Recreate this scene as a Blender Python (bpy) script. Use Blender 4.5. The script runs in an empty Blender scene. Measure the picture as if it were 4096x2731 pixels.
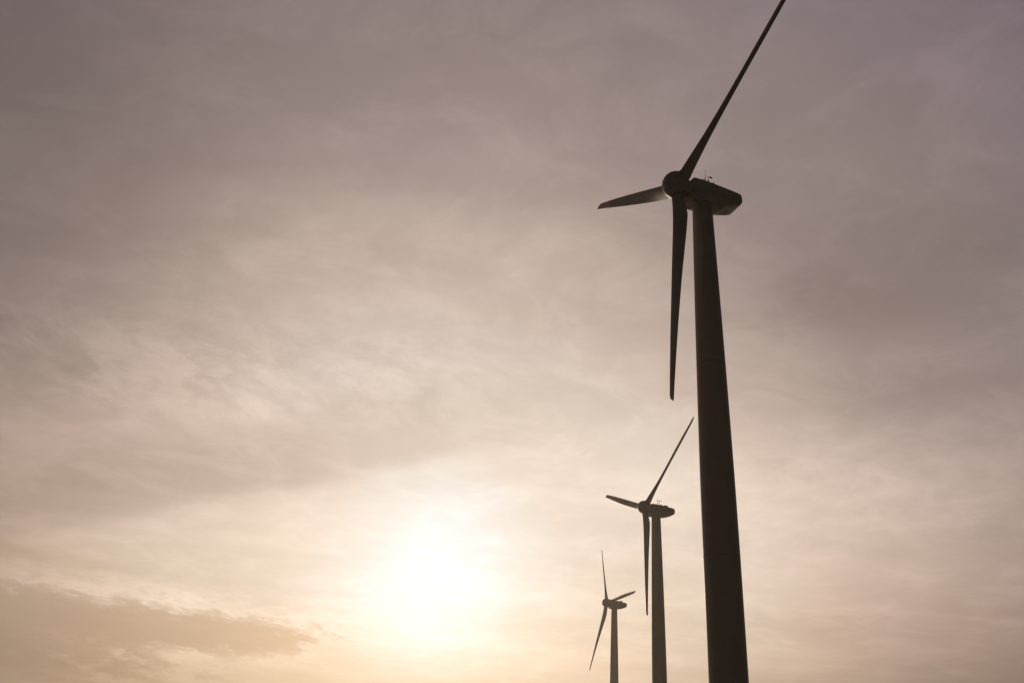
import bpy, math
import numpy as np
from mathutils import Vector, Matrix

C = bpy.data.collections.new("scene")
bpy.context.scene.collection.children.link(C)
SC = bpy.context.scene
R = math.radians

# ------------------------------------------------------------------ camera
PITCH, ROLL, LENS = 0.47800685, 0.06158248, 30.7173
F = Vector((0, math.cos(PITCH), math.sin(PITCH)))
RX = Vector((1, 0, 0)); UP = RX.cross(F)
R2 = math.cos(ROLL) * RX + math.sin(ROLL) * UP
U2 = -math.sin(ROLL) * RX + math.cos(ROLL) * UP
cam = bpy.data.objects.new("camera", bpy.data.cameras.new("camera"))
C.objects.link(cam)
cam.matrix_world = Matrix((R2, U2, -F)).transposed().to_4x4()
cam.data.lens = LENS; cam.data.sensor_width = 36
cam.data.clip_start = 0.1; cam.data.clip_end = 20000
SC.camera = cam
SC.view_settings.view_transform = 'Standard'
SC.view_settings.look = 'None'
SC.view_settings.exposure = 0
SC.view_settings.gamma = 1

# ------------------------------------------------------------------ sun
SUN_AZ, SUN_EL = R(-4.0), R(11.9)
SUND = Vector((math.sin(SUN_AZ) * math.cos(SUN_EL), math.cos(SUN_AZ) * math.cos(SUN_EL), math.sin(SUN_EL)))
sl = bpy.data.lights.new("sun", 'SUN'); sl.energy = 0.95; sl.angle = R(1.5); sl.color = (1.0, 0.78, 0.56)
so = bpy.data.objects.new("sun", sl); C.objects.link(so)
so.rotation_euler = (-SUND).to_track_quat('-Z', 'Y').to_euler()


# ------------------------------------------------------------------ node helper
class NT:
    def __init__(s, nt):
        s.nt = nt; nt.nodes.clear()

    def n(s, t, **kw):
        nd = s.nt.nodes.new(t)
        for k, v in kw.items(): setattr(nd, k, v)
        return nd

    def put(s, sock, v):
        if isinstance(v, bpy.types.NodeSocket): s.nt.links.new(v, sock)
        elif v is not None: sock.default_value = v

    def m(s, op, a, b=None, c=None, clamp=False):
        nd = s.n('ShaderNodeMath', operation=op, use_clamp=clamp)
        s.put(nd.inputs[0], a); s.put(nd.inputs[1], b)
        if c is not None: s.put(nd.inputs[2], c)
        return nd.outputs[0]

    def vm(s, op, a, b=None):
        nd = s.n('ShaderNodeVectorMath', operation=op)
        s.put(nd.inputs[0], a); s.put(nd.inputs[1], b)
        return nd.outputs['Value'] if op == 'DOT_PRODUCT' else nd.outputs['Vector']

    def sm(s, v, a, b, lo=0.0, hi=1.0):
        nd = s.n('ShaderNodeMapRange', interpolation_type='SMOOTHERSTEP')
        s.put(nd.inputs[0], v); s.put(nd.inputs[1], a); s.put(nd.inputs[2], b)
        s.put(nd.inputs[3], lo); s.put(nd.inputs[4], hi)
        return nd.outputs[0]

    def noise(s, vec, scale, detail=6, rough=0.5, dist=0.0, lac=2.0):
        nd = s.n('ShaderNodeTexNoise', noise_dimensions='3D')
        s.put(nd.inputs['Vector'], vec); s.put(nd.inputs['Scale'], scale)
        s.put(nd.inputs['Detail'], detail); s.put(nd.inputs['Roughness'], rough)
        s.put(nd.inputs['Distortion'], dist); s.put(nd.inputs['Lacunarity'], lac)
        return nd.outputs['Fac']

    def xyz(s, x, y, z):
        nd = s.n('ShaderNodeCombineXYZ')
        s.put(nd.inputs[0], x); s.put(nd.inputs[1], y); s.put(nd.inputs[2], z)
        return nd.outputs[0]

    def mix(s, f, a, b, bt='MIX'):
        nd = s.n('ShaderNodeMix', data_type='RGBA', blend_type=bt)
        s.put(nd.inputs[0], f); s.put(nd.inputs[6], a); s.put(nd.inputs[7], b)
        return nd.outputs[2]

    def ramp(s, f, stops, interp='B_SPLINE'):
        nd = s.n('ShaderNodeValToRGB'); cr = nd.color_ramp; cr.interpolation = interp
        while len(cr.elements) < len(stops): cr.elements.new(0.5)
        for e, (p, c) in zip(cr.elements, sorted(stops)):
            e.position = p; e.color = (*c, 1)
        s.put(nd.inputs[0], f)
        return nd.outputs[0]


def lin(*c):
    return tuple(((v / 255) / 12.92 if v <= 10 else (((v / 255) + .055) / 1.055) ** 2.4) for v in c)


# ------------------------------------------------------------------ sky: veil of cloud over a Nishita sky
W = bpy.data.worlds.new("World"); SC.world = W; W.use_nodes = True
t = NT(W.node_tree)
D = t.n('ShaderNodeTexCoord').outputs['Generated']
sp = t.n('ShaderNodeSeparateXYZ'); t.put(sp.inputs[0], D)
dx, dy, dz = sp.outputs
az = t.m('MULTIPLY', t.m('ARCTAN2', dx, dy), 180 / math.pi)
el = t.m('MULTIPLY', t.m('ARCSINE', dz), 180 / math.pi)
ang = t.m('MULTIPLY', t.m('ARCCOSINE', t.m('MINIMUM', t.vm('DOT_PRODUCT', D, tuple(SUND)), 0.999999)), 180 / math.pi)
# cloud sheet seen in perspective: directions cut a horizontal layer
zz = t.m('ADD', t.m('MAXIMUM', dz, 0.0), 0.13)
px = t.m('DIVIDE', dx, zz); py = t.m('DIVIDE', dy, zz)
LAYER = t.xyz(px, py, 0.0)
ROT = t.n('ShaderNodeMapping'); t.put(ROT.inputs[0], LAYER)
ROT.inputs['Rotation'].default_value = (0, 0, R(28)); ROT.inputs['Scale'].default_value = (0.55, 1.5, 1)
STREAK = ROT.outputs[0]
AE = t.xyz(t.m('MULTIPLY', az, 0.055), t.m('MULTIPLY', el, 0.10), 0.0)

nbig = t.noise(LAYER, 0.75, 3, 0.5, 0.3)
nmid = t.noise(STREAK, 2.1, 10, 0.60, 0.5)
nfine = t.noise(STREAK, 7.0, 9, 0.58, 0.9)
nwave = t.noise(AE, 1.3, 4, 0.5, 0.2)


def ctr(v, k):          # (v-.5)*k
    return t.m('MULTIPLY', t.m('SUBTRACT', v, 0.5), k)


def gauss(a0, e0, sa, se, tilt=0.0):   # soft patch of sky round a direction (degrees)
    a = t.m('SUBTRACT', az, a0); e = t.m('SUBTRACT', el, e0)
    ct, st = math.cos(R(tilt)), math.sin(R(tilt))
    u = t.m('ADD', t.m('MULTIPLY', a, ct / sa), t.m('MULTIPLY', e, st / sa))
    v = t.m('ADD', t.m('MULTIPLY', a, -st / se), t.m('MULTIPLY', e, ct / se))
    q = t.m('ADD', t.m('MULTIPLY', u, u), t.m('MULTIPLY', v, v))
    return t.m('EXPONENT', t.m('MULTIPLY', q, -0.5))


# forward-scattered sunlight through the veil, by angle from the sun
angw = t.m('ADD', ang, t.m('ADD', ctr(nbig, 7.0), ctr(nwave, 5.0)))
_v = t.m('DIVIDE', t.m('SUBTRACT', el, 13.0), 9.0)
angw = t.m('MULTIPLY', angw, t.m('SUBTRACT', 1.0, t.m('MULTIPLY', t.m('EXPONENT', t.m('MULTIPLY', t.m('MULTIPLY', _v, _v), -1.0)), 0.2)))
base = t.ramp(t.m('DIVIDE', angw, 100.0, clamp=True), [
    (0.000, (0.66, 0.72, 0.80)), (0.022, (0.58, 0.66, 0.76)), (0.040, (0.50, 0.58, 0.62)),
    (0.067, (0.50, 0.505, 0.48)), (0.100, (0.525, 0.49, 0.435)), (0.150, (0.56, 0.50, 0.425)), (0.190, lin(191, 175, 161)),
    (0.240, lin(174, 158, 146)), (0.290, lin(154, 138, 129)), (0.340, lin(144, 129, 121)),
    (0.400, lin(136, 122, 117)), (0.480, lin(120, 107, 108)), (0.600, lin(44, 38, 37)),
    (0.750, lin(14, 12, 11)), (1.000, lin(8, 7, 6))], 'CARDINAL')
# warm low, mauve high
warm = t.sm(el, 2.0, 30.0, 1.0, 0.0)
tint = t.mix(warm, (0.99, 0.98, 1.03, 1), (1.05, 0.982, 0.95, 1))
col = t.mix(1.0, base, tint, 'MULTIPLY')

SKY_MODS = []
W_OUT = None


def scale_col(c, f):
    nd = t.n('ShaderNodeVectorMath', operation='SCALE'); t.put(nd.inputs[0], c); t.put(nd.inputs['Scale'], f)
    return nd.outputs[0]


# soft mottling of the sheet
mod = t.m('ADD', 1.0, t.m('ADD', ctr(nmid, 0.42), ctr(nbig, 0.16)))
ncot = t.noise(t.vm('ADD', LAYER, (7.3, 2.1, 0)), 4.6, 12, 0.70, 0.6)
mod = t.m('ADD', mod, t.m('MULTIPLY', t.m('SUBTRACT', t.sm(ncot, 0.40, 0.68), 0.35), 0.13))
# wisps left of centre: torn streaks falling gently to the right
ra = R(-9)
wu = t.m('ADD', t.m('MULTIPLY', az, math.cos(ra)), t.m('MULTIPLY', el, math.sin(ra)))
wv = t.m('ADD', t.m('MULTIPLY', az, -math.sin(ra)), t.m('MULTIPLY', el, math.cos(ra)))
WIS = t.xyz(t.m('MULTIPLY', wu, 0.13), t.m('MULTIPLY', wv, 0.30), 5.0)
nw1 = t.noise(WIS, 1.3, 11, 0.66, 0.7)
nw2 = t.noise(WIS, 3.6, 11, 0.70, 0.5)
wl = t.m('ADD', gauss(-17, 23.2, 13, 2.6, 4), t.m('MULTIPLY', gauss(-28, 21.8, 7, 2.0, 0), 0.7))
wis = t.m('ADD', t.m('MULTIPLY', t.sm(nw1, 0.42, 0.60), 0.14), t.m('ADD', ctr(nw2, 0.36), -0.04))
mod = t.m('ADD', mod, t.m('MULTIPLY', wl, wis))
# fainter cotton higher up
wh = gauss(-15, 32, 17, 5, 6)
mod = t.m('ADD', mod, t.m('MULTIPLY', wh, t.m('ADD', ctr(t.noise(AE, 4.0, 11, 0.70, 0.6), 0.30), ctr(nw2, 0.05))))
# mackerel texture on the right
wr = t.m('ADD', gauss(27, 16.5, 8, 3.0, -8), t.m('MULTIPLY', gauss(20, 19.5, 9, 3, 0), 0.6))
nmk = t.noise(t.xyz(t.m('MULTIPLY', az, 0.16), t.m('MULTIPLY', el, 0.33), 9.0), 2.4, 11, 0.70, 0.4)
mod = t.m('ADD', mod, t.m('MULTIPLY', wr, ctr(nmk, 0.55)))
# greyer murk low on the right, thin bars of cloud across it
mod = t.m('SUBTRACT', mod, t.m('MULTIPLY', t.m('MULTIPLY', t.sm(el, 4.0, 10.5, 1.0, 0.0), t.sm(az, 2.0, 16.0)), 0.09))
nbar = t.noise(t.xyz(t.m('MULTIPLY', az, 0.05), t.m('MULTIPLY', el, 0.75), 1.0), 1.5, 9, 0.6, 0.3)
mod = t.m('ADD', mod, t.m('MULTIPLY', t.sm(el, 8.0, 18.0, 1.0, 0.0), ctr(nbar, 0.22)))
# dim bluish-grey streaks on the right
mod = t.m('SUBTRACT', mod, t.m('MULTIPLY', gauss(22, 14.3, 7, 0.6, 3), 0.07))
mod = t.m('SUBTRACT', mod, t.m('MULTIPLY', gauss(31, 14.6, 5, 0.9, 3), 0.07))
mod = t.m('SUBTRACT', mod, t.m('MULTIPLY', gauss(24, 23.2, 8, 1.0, -2), 0.10))
# long cloud edge sweeping over the sun, bright below it
edge = t.m('ADD', t.m('SUBTRACT', el, 20.9), t.m('MULTIPLY', az, -0.27))
edge = t.m('ADD', edge, t.m('MULTIPLY', t.m('MULTIPLY', az, az), 0.0018))
edge = t.m('ADD', edge, t.m('ADD', ctr(nwave, 2.6), ctr(nw2, 0.9)))
below = t.sm(edge, -1.6, 0.7, 1.0, 0.0)
reach = t.m('MULTIPLY', gauss(-5, 16, 19, 8), 0.16)
mod = t.m('ADD', mod, t.m('MULTIPLY', below, reach))
band = t.m('MULTIPLY', t.sm(edge, -1.0, 0.8), t.sm(edge, 0.8, 6.5, 1.0, 0.0))
mod = t.m('SUBTRACT', mod, t.m('MULTIPLY', t.m('MULTIPLY', band, gauss(-24, 17, 13, 5)), 0.20))
# thicker cloud far left, right low down and right high up
mod = t.m('MULTIPLY', mod, t.sm(t.m('ADD', az, ctr(nwave, 8.0)), -44.0, -10.0, 0.66, 1.0))
mod = t.m('ADD', mod, t.m('MULTIPLY', gauss(25, 17, 13, 5), 0.26))
mod = t.m('SUBTRACT', mod, t.m('MULTIPLY', gauss(31, 5, 12, 4), 0.24))
mod = t.m('SUBTRACT', mod, t.m('MULTIPLY', gauss(27, 30, 12, 3.2), 0.16))
mod = t.m('ADD', mod, t.m('MULTIPLY', gauss(19, 26.3, 7, 1.2), 0.11))
mod = t.m('ADD', mod, t.m('MULTIPLY', gauss(16, 19, 7, 3), 0.05))
col = scale_col(col, mod)

# low bank of cloud at bottom left with lit, ragged edges
lu = t.m('ADD', t.m('MULTIPLY', az, math.cos(R(-6))), t.m('MULTIPLY', el, math.sin(R(-6))))
lv = t.m('ADD', t.m('MULTIPLY', az, -math.sin(R(-6))), t.m('MULTIPLY', el, math.cos(R(-6))))
LOWV = t.xyz(t.m('MULTIPLY', lu, 0.20), t.m('MULTIPLY', lv, 0.62), 3.0)
nlow = t.noise(LOWV, 1.1, 6, 0.52, 0.3)
nlow2 = t.noise(LOWV, 4.2, 11, 0.68, 0.35)
dens = t.m('ADD', gauss(-30, 7.4, 7.0, 1.15, 0), t.m('MULTIPLY', gauss(-15, 7.8, 4.2, 0.7, 1), 0.85))
dens = t.m('ADD', dens, t.m('MULTIPLY', gauss(-21.5, 7.6, 4.0, 0.5, 0), 0.7))
dens = t.m('ADD', dens, t.m('MULTIPLY', gauss(-25, 4.6, 9.0, 1.0, 0), 0.55))
body = dens
dens = t.m('ADD', dens, t.m('ADD', ctr(nlow, 1.15), ctr(nlow2, 1.6)))
cl = t.m('MULTIPLY', t.sm(dens, 0.14, 0.80), t.sm(body, 0.08, 0.36))
rim = t.m('MULTIPLY', t.sm(dens, -0.15, 0.18), t.sm(dens, 0.18, 0.50, 1.0, 0.0))
lowm = t.m('ADD', gauss(-22, 8.4, 8, 1.5), t.m('MULTIPLY', gauss(-22, 6.1, 6, 0.5), 0.8))
col = t.mix(t.m('MULTIPLY', cl, 0.80), col, (*lin(152, 131, 114), 1))
col = scale_col(col, t.m('ADD', 1.0, t.m('MULTIPLY', t.m('MULTIPLY', rim, lowm), 0.22)))
stk = t.m('MULTIPLY', t.m('ADD', gauss(-22, 6.3, 5.5, 0.4, 0), t.m('MULTIPLY', gauss(-21, 8.6, 5, 0.5, -2), 0.8)), t.sm(nlow2, 0.46, 0.62))
col = scale_col(col, t.m('ADD', t.m('SUBTRACT', 1.0, t.m('MULTIPLY', gauss(-19, 4.9, 10, 1.3), 0.14)), t.m('MULTIPLY', stk, 0.22)))
col = t.mix(t.m('MULTIPLY', gauss(-28.5, 10.7, 3.2, 0.3, -3), 0.4), col, (*lin(160, 138, 118), 1))
# haze bank under the sun
under = t.m('MULTIPLY', t.sm(t.m('ADD', el, ctr(nlow, 2.2)), 4.0, 9.0, 1.0, 0.0), 0.72)
col = t.mix(under, col, t.mix(1.0, col, (0.62, 0.60, 0.55, 1), 'MULTIPLY'))
col = scale_col(col, t.m('SUBTRACT', 1.0, t.m('MULTIPLY', gauss(-30, 5, 9, 3.5), 0.02)))
# rosy patches
col = t.mix(t.m('MULTIPLY', gauss(-21, 17.5, 9, 3.0, 14), 0.85), col, t.mix(1.0, col, (1.03, 0.93, 0.94, 1), 'MULTIPLY'))
ring = t.mix(1.0, col, t.mix(t.noise(AE, 0.8, 2, 0.5), (0.97, 1.0, 1.03, 1), (1.03, 1.0, 0.96, 1)), 'MULTIPLY')
ring = t.mix(t.m('MULTIPLY', gauss(29, 8.5, 11, 3.2, 0), 0.6), ring, t.mix(1.0, ring, (1.03, 0.945, 0.96, 1), 'MULTIPLY'))
ring = t.mix(t.m('MULTIPLY', t.sm(el, 30.0, 45.0), 0.7), ring, t.mix(1.0, ring, (0.99, 0.985, 1.04, 1), 'MULTIPLY'))
# nothing bright under the horizon
hor = t.sm(el, -3.0, 0.0)
cloud_col = scale_col(ring, hor)

ns = t.n('ShaderNodeTexSky', sky_type='NISHITA'); ns.sun_disc = False
ns.sun_elevation = SUN_EL; ns.sun_rotation = SUN_AZ; ns.dust_density = 4.0
b1 = t.n('ShaderNodeBackground'); t.put(b1.inputs[0], t.mix(1.0, ns.outputs[0], (0.10, 0.085, 0.07, 1), 'MULTIPLY'))
b1.inputs[1].default_value = 0.05
b2 = t.n('ShaderNodeBackground'); t.put(b2.inputs[0], cloud_col); b2.inputs[1].default_value = 1.0
ad = t.n('ShaderNodeAddShader'); t.put(ad.inputs[0], b1.outputs[0]); t.put(ad.inputs[1], b2.outputs[0])
wo = t.n('ShaderNodeOutputWorld'); t.put(wo.inputs[0], ad.outputs[0])


# ------------------------------------------------------------------ materials
def mat(name, colour, rough=0.5, var=0.12, scale=0.8, seams=None, spec=0.5, streak=True):
    m = bpy.data.materials.new(name); m.use_nodes = True
    q = NT(m.node_tree)
    tc = q.n('ShaderNodeTexCoord').outputs['Object']
    mp = q.n('ShaderNodeMapping'); q.put(mp.inputs[0], tc)
    mp.inputs['Scale'].default_value = (1, 1, 0.18 if streak else 1)
    n1 = q.noise(mp.outputs[0], scale * 2.2, 8, 0.62, 0.3)
    n2 = q.noise(tc, scale * 9, 6, 0.6)
    f = q.m('ADD', q.m('MULTIPLY', n1, 0.7), q.m('MULTIPLY', n2, 0.3))
    a = (*[c * (1 - var * 1.6) for c in colour], 1); b = (*[min(1, c * (1 + var)) for c in colour], 1)
    c = q.mix(q.sm(f, 0.32, 0.68), a, b)
    if seams:
        sx = q.n('ShaderNodeSeparateXYZ'); q.put(sx.inputs[0], tc)
        for axis, pos, wd, dark in seams:
            d = q.m('ABSOLUTE', q.m('SUBTRACT', sx.outputs[axis], pos))
            c = q.mix(q.m('MULTIPLY', q.m('LESS_THAN', d, wd), 1.0), c, (*[k * dark for k in colour], 1))
    bs = q.n('ShaderNodeBsdfPrincipled')
    q.put(bs.inputs['Base Color'], c)
    q.put(bs.inputs['Roughness'], q.m('ADD', rough - 0.06, q.m('MULTIPLY', n2, 0.12)))
    bs.inputs['Specular IOR Level'].default_value = spec
    bp = q.n('ShaderNodeBump'); bp.inputs['Strength'].default_value = 0.08; bp.inputs['Distance'].default_value = 0.02
    q.put(bp.inputs['Height'], n2); q.put(bs.inputs['Normal'], bp.outputs[0])
    o = q.n('ShaderNodeOutputMaterial'); q.put(o.inputs[0], bs.outputs[0])
    return m


PAINT = (0.38, 0.325, 0.29)
M_TOWER = mat("tower_paint", PAINT, 0.55, 0.05, 0.25, spec=0.35)
M_NAC = mat("nacelle_paint", (0.50, 0.45, 0.41), 0.45, 0.12, 0.7, seams=[(0, -1.77, 0.009, 0.4), (2, 2.33, 0.007, 0.55)], streak=False)
M_SPIN = mat("spinner_paint", (0.42, 0.38, 0.355), 0.45, 0.08, 0.9, seams=[(0, 0.55, 0.012, 0.35)], streak=False)
M_BLADE = mat("blade_paint", (0.44, 0.38, 0.34), 0.62, 0.14, 0.6, spec=0.3)
M_RED = mat("red_tip_paint", (0.62, 0.08, 0.045), 0.42, 0.12, 0.8)
M_DARK = mat("dark_steel", (0.05, 0.045, 0.04), 0.5, 0.2, 2.0)
M_GALV = mat("galvanised_steel", (0.22, 0.21, 0.2), 0.45, 0.15, 3.0)


# ------------------------------------------------------------------ mesh helpers
def mesh(name, V, Fc, m, sharp=35):
    me = bpy.data.meshes.new(name)
    me.from_pydata([tuple(map(float, v)) for v in V], [], Fc)
    me.validate(); me.update()
    me.materials.append(m)
    me.polygons.foreach_set("use_smooth", [True] * len(me.polygons))
    if sharp: me.set_sharp_from_angle(angle=R(sharp))
    return me


def obj(name, me, parent=None, mw=None):
    o = bpy.data.objects.new(name, me); C.objects.link(o)
    if parent: o.parent = parent
    if mw is not None: o.matrix_local = mw
    return o


def loft(rings, close=True, caps=True):
    n = len(rings[0]); V = [v for r in rings for v in r]; Fc = []
    for i in range(len(rings) - 1):
        for j in range(n if close else n - 1):
            k = (j + 1) % n
            Fc.append((i * n + j, i * n + k, (i + 1) * n + k, (i + 1) * n + j))
    if caps:
        Fc.append(tuple(range(n))[::-1]); Fc.append(tuple((len(rings) - 1) * n + j for j in range(n)))
    return V, Fc


def merge(*parts):
    V, Fc = [], []
    for v, f in parts:
        b = len(V); V += list(v); Fc += [tuple(i + b for i in q) for q in f]
    return V, Fc


def revolve(prof, n=64, axis='z', caps=True):
    rings = []
    for r, h in prof:
        ring = []
        for k in range(n):
            a = 2 * math.pi * k / n
            c, s = r * math.cos(a), r * math.sin(a)
            ring.append((c, s, h) if axis == 'z' else (h, c, s))
        rings.append(ring)
    return loft(rings, True, caps)


def rod(a, b, r, r2=None, n=10):
    a, b = Vector(a), Vector(b); d = (b - a).normalized()
    u = d.orthogonal().normalized(); w = d.cross(u)
    rings = []
    for p, rr in ((a, r), (b, r if r2 is None else r2)):
        rings.append([tuple(p + (u * math.cos(2 * math.pi * k / n) + w * math.sin(2 * math.pi * k / n)) * rr) for k in range(n)])
    return loft(rings)


def box(x0, x1, y0, y1, z0, z1, ch=0.03):
    # chamfered box
    def rect(z, i):
        return [(x0 + i, y0 + i, z), (x1 - i, y0 + i, z), (x1 - i, y1 - i, z), (x0 + i, y1 - i, z)]
    return loft([rect(z0, ch), rect(z0 + ch, 0), rect(z1 - ch, 0), rect(z1, ch)])


# ------------------------------------------------------------------ ground
def ground_z(x, y):
    d = np.hypot(x, y)
    base = np.interp(d, [0, 30, 71, 185, 297, 600, 1500, 4000], [-1.65, -2.2, -3.4, -1.9, -0.8, -2.0, -9.0, -14.0])
    return base + 0.25 * np.sin(x * 0.021 + 1) * np.cos(y * 0.017) + 0.12 * np.sin(x * 0.07) * np.sin(y * 0.06 + 2)


GR = 3000.0
rr = np.concatenate([[0.0], np.geomspace(3, GR, 70)]); na = 96
V = [(0, 0, float(ground_z(0, 0)))]; Fc = []
for r in rr[1:]:
    for k in range(na):
        a = 2 * math.pi * k / na
        V.append((r * math.sin(a), r * math.cos(a), float(ground_z(r * math.sin(a), r * math.cos(a)))))
for k in range(na): Fc.append((0, 1 + (k + 1) % na, 1 + k))
for i in range(len(rr) - 2):
    for k in range(na):
        a0 = 1 + i * na + k; a1 = 1 + i * na + (k + 1) % na
        Fc.append((a0, a1, a1 + na, a0 + na))
m = bpy.data.materials.new("dry_grass"); m.use_nodes = True
q = NT(m.node_tree); tc = q.n('ShaderNodeTexCoord').outputs['Object']
n1 = q.noise(tc, 0.012, 6, 0.6, 0.5); n2 = q.noise(tc, 0.6, 8, 0.7); n3 = q.noise(tc, 7.0, 6, 0.7)
c = q.mix(q.sm(n1, 0.38, 0.62), (0.075, 0.07, 0.032, 1), (0.14, 0.11, 0.06, 1))
c = q.mix(q.m('MULTIPLY', q.sm(n2, 0.35, 0.7), 0.6), c, (0.045, 0.05, 0.022, 1))
c = q.mix(q.m('MULTIPLY', q.sm(n3, 0.4, 0.7), 0.4), c, (0.17, 0.14, 0.08, 1))
bs = q.n('ShaderNodeBsdfPrincipled'); q.put(bs.inputs['Base Color'], c); bs.inputs['Roughness'].default_value = 0.9
bp = q.n('ShaderNodeBump'); bp.inputs['Distance'].default_value = 0.15; q.put(bp.inputs['Height'], n3); q.put(bs.inputs['Normal'], bp.outputs[0])
o_ = q.n('ShaderNodeOutputMaterial'); q.put(o_.inputs[0], bs.outputs[0])
g = obj("ground", mesh("ground", V, Fc, m, 0)); g["kind"] = "structure"

# ------------------------------------------------------------------ turbine geometry (origin: top of the tower, +X to the nose)
H = 55.0
HUB = Vector((2.6197, 0, 1.8417)); TILT = 0.0883408; CONE = -0.0174938
AX = Vector((math.cos(TILT), 0, math.sin(TILT)))      # rotor axis
L = 23.5

# tower
prof_r = [(0.955, -0.0), (1.09, -6.7), (1.205, -13.0), (1.275, -17.2), (1.355, -22.8), (1.415, -27.2), (1.462, -34.1), (1.475, -43.5), (1.5, -55.0)]
zs = [p[1] for p in prof_r][::-1]; rs = [p[0] for p in prof_r][::-1]
prof = []
for z in np.linspace(-55.3, 0.0, 60):
    prof.append((float(np.interp(z, zs, rs)), float(z)))
# smooth the taper a little
pr = np.array([p[0] for p in prof]); pr2 = pr.copy()
for _ in range(4): pr2[1:-1] = (pr2[:-2] + 2 * pr2[1:-1] + pr2[2:]) / 4
prof = [(float(r), p[1]) for r, p in zip(pr2, prof)] + [(0.945, 0.14), (0.93, 0.18)]
rad = lambda z: float(np.interp(z, [p[1] for p in prof], [p[0] for p in prof]))
ME_TOWER = mesh("tower", *revolve(prof, 96), M_TOWER, 40)


def ring_me(z, out=0.006, h=0.022):
    r0, r1 = rad(z) - 0.02, rad(z) + out
    V, Fc = revolve([(r0, z - h), (r1, z - h), (r1, z + h), (r0, z + h)], 96, caps=False)
    return mesh("flange", V, Fc, M_FL, 30)


M_FL = mat("flange_seam", (0.22, 0.21, 0.20), 0.6, 0.2, 2.0)
ME_FL = [ring_me(-17.15), ring_me(-34.14)]
ME_YAW = mesh("yaw_bearing", *revolve([(0.86, 0.15), (0.86, 0.40), (0.98, 0.40), (0.98, 0.60), (0.8, 0.62)], 64), M_DARK, 30)

# nacelle: sections along x
XS = [1.52, 1.42, 0.5, -0.4, -1.2, -2.0, -2.6, -3.3, -3.85, -4.05]
ZC = np.interp(XS[::-1], [-4.05, -3.3, -2.4, -1.1, 0.5, 1.6], [1.36, 1.10, 0.74, 0.44, 0.31, 0.25])[::-1]
ZB = np.interp(XS[::-1], [-4.05, -3.3, -2.0, 0.4, 1.6], [1.10, 0.80, 0.40, 0.27, 0.22])[::-1]
ZT = np.interp(XS[::-1], [-4.05, -3.2, -1.6, -0.2, 1.0, 1.6], [2.28, 2.40, 2.54, 2.65, 2.66, 2.60])[::-1]
rings = []
for i, xx in enumerate(XS):
    w = 1.15
    zc, zb, zt = float(ZC[i]), float(ZB[i]), float(ZT[i])
    if i == 0: w -= 0.09; zc += 0.05; zt -= 0.09; zb += 0.05
    if i == len(XS) - 2: w -= 0.015
    if i == len(XS) - 1: w -= 0.14; zt -= 0.12; zc += 0.05; zb += 0.18
    half = [(w - 0.24, zb), (w - 0.06, zb + (zc - zb) * 0.55 + 0.01), (w, zc + 0.02), (w, (zc + zt) / 2), (w, zt - 0.26), (w - 0.035, zt - 0.12), (w - 0.12, zt - 0.035), (w - 0.3, zt), (0.3, zt + 0.05)]
    ring = [(xx, y, z) for y, z in half] + [(xx, -y, z) for y, z in half[::-1]]
    rings.append(ring)
ME_NAC = mesh("nacelle", *loft(rings), M_NAC, 34)
ME_HATCH = mesh("roof_hatch", *box(-2.8, -1.85, -0.5, 0.3, 2.50, 2.97, 0.05), M_NAC, 30)
dome = [(0.30 * math.cos(a), 2.68 + 0.2 * math.sin(a)) for a in np.linspace(0, 1.45, 8)]
dv, df = revolve(dome, 24)
dv = [(v[0] - 1.05, v[1] + 0.35, v[2]) for v in dv]
ME_DOME = mesh("roof_vent", dv, df, M_NAC, 40)
ME_ROD = mesh("lightning_rod", *merge(rod((-0.2, 0.55, 2.6), (-0.2, 0.55, 3.2), 0.038, 0.03), rod((-0.2, 0.55, 3.2), (-0.2, 0.55, 4.45), 0.022, 0.012)), M_DARK)


def cup(c, r):
    V, Fc = revolve([(r * 0.15, -r), (r, 0), (r * 0.15, r)], 12)
    return [(v[0] + c[0], v[1] + c[1], v[2] + c[2]) for v in V], Fc


vx, vy = -0.52, 0.55
vane = merge(rod((vx, vy, 2.6), (vx, vy, 3.62), 0.026), cup((vx, vy, 3.12), 0.10), cup((vx, vy, 3.3), 0.05),
             rod((vx + 0.20, vy, 3.62), (vx - 0.2, vy, 3.62), 0.016), box(vx - 0.46, vx - 0.14, vy - 0.015, vy + 0.015, 3.55, 3.74, 0.005))
ME_VANE = mesh("wind_vane", *vane, M_DARK)
ax_, ay_ = -0.68, -0.4
anem = merge(rod((ax_, ay_, 2.6), (ax_, ay_, 4.0), 0.024), rod((ax_ + 0.16, ay_, 4.02), (ax_ - 0.16, ay_, 4.02), 0.014), rod((ax_, ay_ + 0.16, 4.02), (ax_, ay_ - 0.16, 4.02), 0.014),
             *[cup((ax_ + 0.17 * c, ay_ + 0.17 * s, 4.02), 0.055) for c, s in ((1, 0), (-1, 0), (0, 1), (0, -1))])
ME_ANEM = mesh("anemometer", *anem, M_DARK)
ME_LAMP = mesh("warning_lamp", *merge(rod((-0.93, 0.8, 2.55), (-0.93, 0.8, 2.72), 0.05), rod((-0.93, 0.8, 2.72), (-0.93, 0.8, 2.86), 0.085, 0.07, 14)), M_DARK)
ME_LOUV = mesh("belly_vent", *merge(*[box(1.14 - 0.2 * k, 1.24 - 0.2 * k, 0.35, 0.85, 0.20, 0.30, 0.01) for k in range(2)]), M_DARK)

# rotor hub frame: +X along rotor axis, origin at blade axes' crossing
RR = 1.38; RHO = 0.80
BL = [0.0, 2 * math.pi / 3, 4 * math.pi / 3]           # blade angles about the axis, from +Z towards +Y


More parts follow.
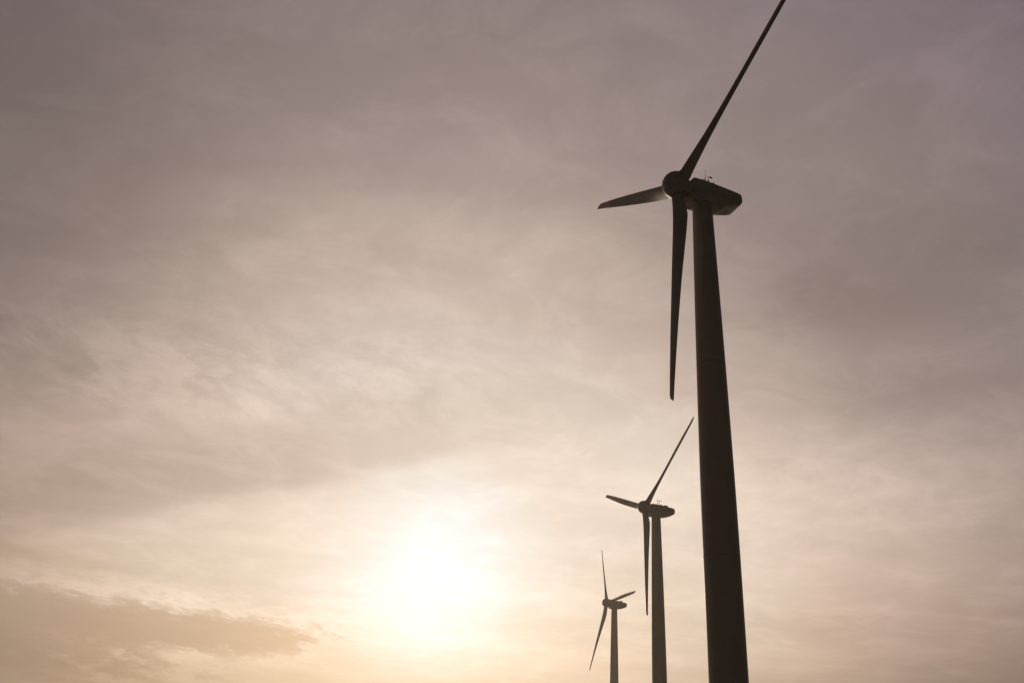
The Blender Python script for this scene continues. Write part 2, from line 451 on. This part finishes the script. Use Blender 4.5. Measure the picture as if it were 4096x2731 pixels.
def spin_r(x):
    if x < 0.05: r = RR - 0.05 * (0.05 - x)
    else: r = RR * max(0.0, 1 - ((x - 0.05) / 1.55) ** 2.25) ** (1 / 2.25)
    if abs(x - 0.55) < 0.012: r -= 0.02
    return r


xs_front = [1.6 - 1.05 * (1 - math.cos(a)) for a in np.linspace(0.06, math.pi / 2, 22)] + [0.565, 0.55, 0.535]
angs = []
for b in BL:
    wj = math.asin(RHO / RR)
    angs += list(b + np.linspace(-wj, wj, 33)) + [b + wj + 1e-3, b - wj - 1e-3]
    angs += list(b + np.linspace(wj + 0.02, 2 * math.pi / 3 - wj - 0.02, 10))
angs = sorted(set(round(a % (2 * math.pi), 5) for a in angs))
cols = []
for a in angs:
    dmin = min(abs((a - b + math.pi) % (2 * math.pi) - math.pi) for b in BL)
    yy = RR * math.sin(dmin) if dmin < 1.2 else 9
    xe = -1.02 if yy >= RHO else math.sqrt(max(0, RHO ** 2 - yy ** 2)) * 0.62
    xs_ = [x for x in xs_front if x > 0.53] + list(np.linspace(0.5, xe, 12))
    if xe > 0.45: xs_ = [x for x in xs_front if x > 0.53] + list(np.linspace(0.52, xe, 12))
    cols.append([(x, spin_r(x) * math.sin(a), spin_r(x) * math.cos(a)) for x in xs_])
nose = (1.603, 0, 0)
nC = len(cols[0]); V = [v for c_ in cols for v in c_]; Fc = []
for i in range(len(cols)):
    j = (i + 1) % len(cols)
    for k in range(nC - 1): Fc.append((i * nC + k, j * nC + k, j * nC + k + 1, i * nC + k + 1))
V.append(nose); ni = len(V) - 1
for i in range(len(cols)): Fc.append((ni, ((i + 1) % len(cols)) * nC, i * nC))
# inner shell gives the fibreglass its thickness
nv = len(V); V2 = []
for v in V:
    r_ = math.hypot(v[1], v[2]); k = max(0.0, (r_ - 0.045)) / r_ if r_ > 0.05 else 0.5
    V2.append((v[0] - (0.05 if v[0] > 0.6 else 0.0), v[1] * k, v[2] * k))
F2 = [tuple(i + nv for i in f[::-1]) for f in Fc]
rimf = []
for i in range(len(cols)):
    j = (i + 1) % len(cols); a0, a1 = i * nC + nC - 1, j * nC + nC - 1
    rimf.append((a0, a1, a1 + nv, a0 + nv))
ME_SPIN = mesh("spinner", V + V2, Fc + F2 + rimf, M_SPIN, 30)
hubp = [(0.05, 1.2), (0.7, 1.05), (1.02, 0.5), (1.05, 0.0), (1.0, -0.55), (0.8, -0.85), (0.62, -0.95), (0.62, -1.5)]
ME_CAST = mesh("hub_casting", *revolve(hubp, 40, 'x'), M_DARK, 40)

# blade: span +Z, +X upwind (rotor axis), +Y leading (direction of rotation)
RS = [1.0, 1.2, 2.4, 3.8, 5.5, 8, 11, 14, 18, 20.5, 22.6, 23.5]
LE = [.60, .60, .42, .32, .26, .23, .23, .26, .34, .41, .47, .49]
TE = [.60, .62, .90, 1.17, 1.17, 1.14, 1.08, .97, .69, .46, .26, .21]
AN = np.radians([30, 30, 33, 35, 31, 22, 12.4, 6.8, 2.9, 1.7, .9, .9])
TH = [1.2, 1.2, 1.05, .86, .68, .54, .42, .33, .24, .18, .12, .08]
BN = 0.01; BS = 0.33
CIRC = [1, 1, .6, .2, .05, 0, 0, 0, 0, 0, 0, 0]


def section(r, le, te, an, th, circ, n=40):
    sg = r / L; q_ = 4 * sg * (1 - sg)
    pts = []
    for k in range(n):
        a = 2 * math.pi * k / n
        u = 0.5 * (1 - math.cos(a)); sgn = 1 if math.sin(a) >= 0 else -1
        yt = 5 * (.2969 * math.sqrt(u) - .126 * u - .3516 * u * u + .2843 * u ** 3 - .1036 * u ** 4) * sgn
        ya = yt * th * (1.25 if sgn > 0 else 0.75)
        cx = le - u * (le + te)
        yc = math.sin(a) * th / 2
        y = ya * (1 - circ) + yc * circ
        Y = math.cos(an) * cx - math.sin(an) * y + BS * q_
        X = math.sin(an) * cx + math.cos(an) * y + BN * q_
        pts.append((X, Y, r))
    return pts


def blade_span(r0, r1, n):
    out = []
    for r in np.linspace(r0, r1, n):
        f = lambda T: float(np.interp(r, RS, T))
        out.append(section(r, f(LE), f(TE), f(AN), f(TH), f(CIRC)))
    return out


ME_GAP_RING = mesh("root_gap_ring", *revolve([(0.60, 1.30), (0.632, 1.30), (0.632, 1.42), (0.60, 1.42)], 48, caps=False), M_DARK, 30)  # added dark ring; its colour stands in for the shaded spinner-to-blade gap
RED = 18.95
body = blade_span(1.0, RED, 60)
ME_BLADE = mesh("rotor_blade", *loft(body), M_BLADE, 50)
tip = blade_span(RED, 22.7, 20)
for s in np.linspace(0.12, 1.0, 10):
    r = 22.7 + s * 0.8
    f = lambda T: float(np.interp(min(r, 23.2), RS, T))
    # leading edge curves back to a point on the trailing side
    le = f(LE) * 1.0 - (f(LE) + f(TE)) * 0.80 * s ** 2.2
    te = f(TE) - (f(LE) + f(TE)) * 0.12 * s ** 3
    tip.append(section(r, le, te, f(AN), 0.075 * (1 - 0.8 * s ** 2), 0))
ME_TIP = mesh("blade_tip", *loft(tip), M_RED, 50)

HUBM = Matrix.Translation(HUB) @ Matrix((AX, Vector((0, 1, 0)), AX.cross(Vector((0, 1, 0))))).transposed().to_4x4()


def blade_matrix(phi, pitch=0.0):
    # phi: angle of the blade from straight up, towards local +Y
    n = AX; s = Vector((0, 1, 0)); v = n.cross(s)
    if v.z < 0: v = -v
    d = (math.cos(phi) * v + math.sin(phi) * s) * math.cos(CONE) + n * math.sin(CONE)
    nn = (n - d * n.dot(d)).normalized(); e = d.cross(nn)
    m_ = Matrix((nn, e, d)).transposed().to_4x4(); m_ = m_ @ Matrix.Rotation(pitch, 4, 'Z'); m_.translation = HUB
    return m_


PARTS = [("tower", ME_TOWER), ("yaw_bearing", ME_YAW), ("nacelle", ME_NAC), ("spinner", ME_SPIN)]


def make_turbine():
    root = bpy.data.objects.new("wind_turbine", None); C.objects.link(root)
    top = Matrix.Translation((0, 0, H))
    tw = obj("tower", ME_TOWER, root, top)
    for me in ME_FL: obj("flange", me, tw)
    obj("yaw_bearing", ME_YAW, root, top)
    nc = obj("nacelle", ME_NAC, root, top)
    for nm, me in (("roof_hatch", ME_HATCH), ("roof_vent", ME_DOME), ("lightning_rod", ME_ROD), ("wind_vane", ME_VANE),
                   ("anemometer", ME_ANEM), ("warning_lamp", ME_LAMP), ("belly_vent", ME_LOUV)):
        obj(nm, me, nc)
    sp_ = obj("spinner", ME_SPIN, root, top @ HUBM)
    obj("hub_casting", ME_CAST, sp_)
    for k in range(3):
        b = obj("rotor_blade", ME_BLADE, root)
        obj("blade_tip", ME_TIP, b); obj("root_gap_ring", ME_GAP_RING, b)
    return root


def kids(o): return [c for c in C.objects if c.parent == o]


def dup(o, parent=None):
    c = o.copy(); C.objects.link(c)
    if parent: c.parent = parent
    for ch in kids(o): dup(ch, c)
    return c


def set_rotor(root, rot, pitch):
    top = Matrix.Translation((0, 0, H))
    bl = [c for c in kids(root) if c.name.startswith("rotor_blade")]
    for k, b in enumerate(bl): b.matrix_local = top @ blade_matrix(rot + k * 2 * math.pi / 3, pitch)
    s = [c for c in kids(root) if c.name.startswith("spinner")][0]
    s.matrix_local = top @ HUBM @ spinner_turn(rot)


def spinner_turn(rot):
    # turn the spinner so its first cut-out meets the first blade
    d = blade_matrix(rot).to_3x3().col[2]
    loc = HUBM.to_3x3().inverted() @ Vector(d)
    # cut-out at angle a lies at (0, sin a, cos a); rotate about X
    a = math.atan2(loc.y, loc.z)
    return Matrix.Rotation(-a, 4, 'X')


SPOTS = [  # top of tower x, y, z; yaw; rotor angle
    (17.7640755, 69.35219085, 51.83093511, -1.92177149, 1.03074905,
     "nearest and largest wind turbine, almost black, one blade cut off by the top edge"),
    (33.04964217, 182.24602789, 54.27683182, -1.8963811, 0.90019499,
     "middle-sized wind turbine between the small hazy one and the thick dark tower"),
    (39.02221551, 294.8214183, 56.02726844, -1.81059799, -0.50794241,
     "smallest and farthest wind turbine, hazy brown, standing nearest the glowing sun"),
]
PITCHES = [1.6, -0.7, -1.0]
first = make_turbine()
for i, (x, y, z, yaw, rot, lab) in enumerate(SPOTS):
    tb = first if i == 0 else dup(first)
    tb.location = (x, y, z - H)
    tb.rotation_euler = (0, 0, math.pi / 2 - yaw)       # local +X towards (sin yaw, cos yaw)
    tb["label"] = lab; tb["category"] = "wind turbine"; tb["group"] = "wind turbines standing in a row"
    # s axis used in the fit is local +Y
    set_rotor(tb, rot, R(PITCHES[i]))

# ------------------------------------------------------------------ evening haze
HZ = 3100.0
V, Fc = box(-HZ, HZ, -HZ, HZ, -17.0, 112.0, 0.01)
hm = bpy.data.materials.new("haze"); hm.use_nodes = True
q = NT(hm.node_tree)
pv = q.n('ShaderNodeVolumePrincipled')
pv.inputs['Color'].default_value = (0.96, 0.88, 0.80, 1)
pv.inputs['Density'].default_value = 0.00028
pv.inputs['Anisotropy'].default_value = 0.72
o_ = q.n('ShaderNodeOutputMaterial'); q.put(o_.inputs['Volume'], pv.outputs[0])
hz = obj("haze", mesh("haze", V, Fc, hm, 0)); hz["kind"] = "stuff"
hz.visible_shadow = True
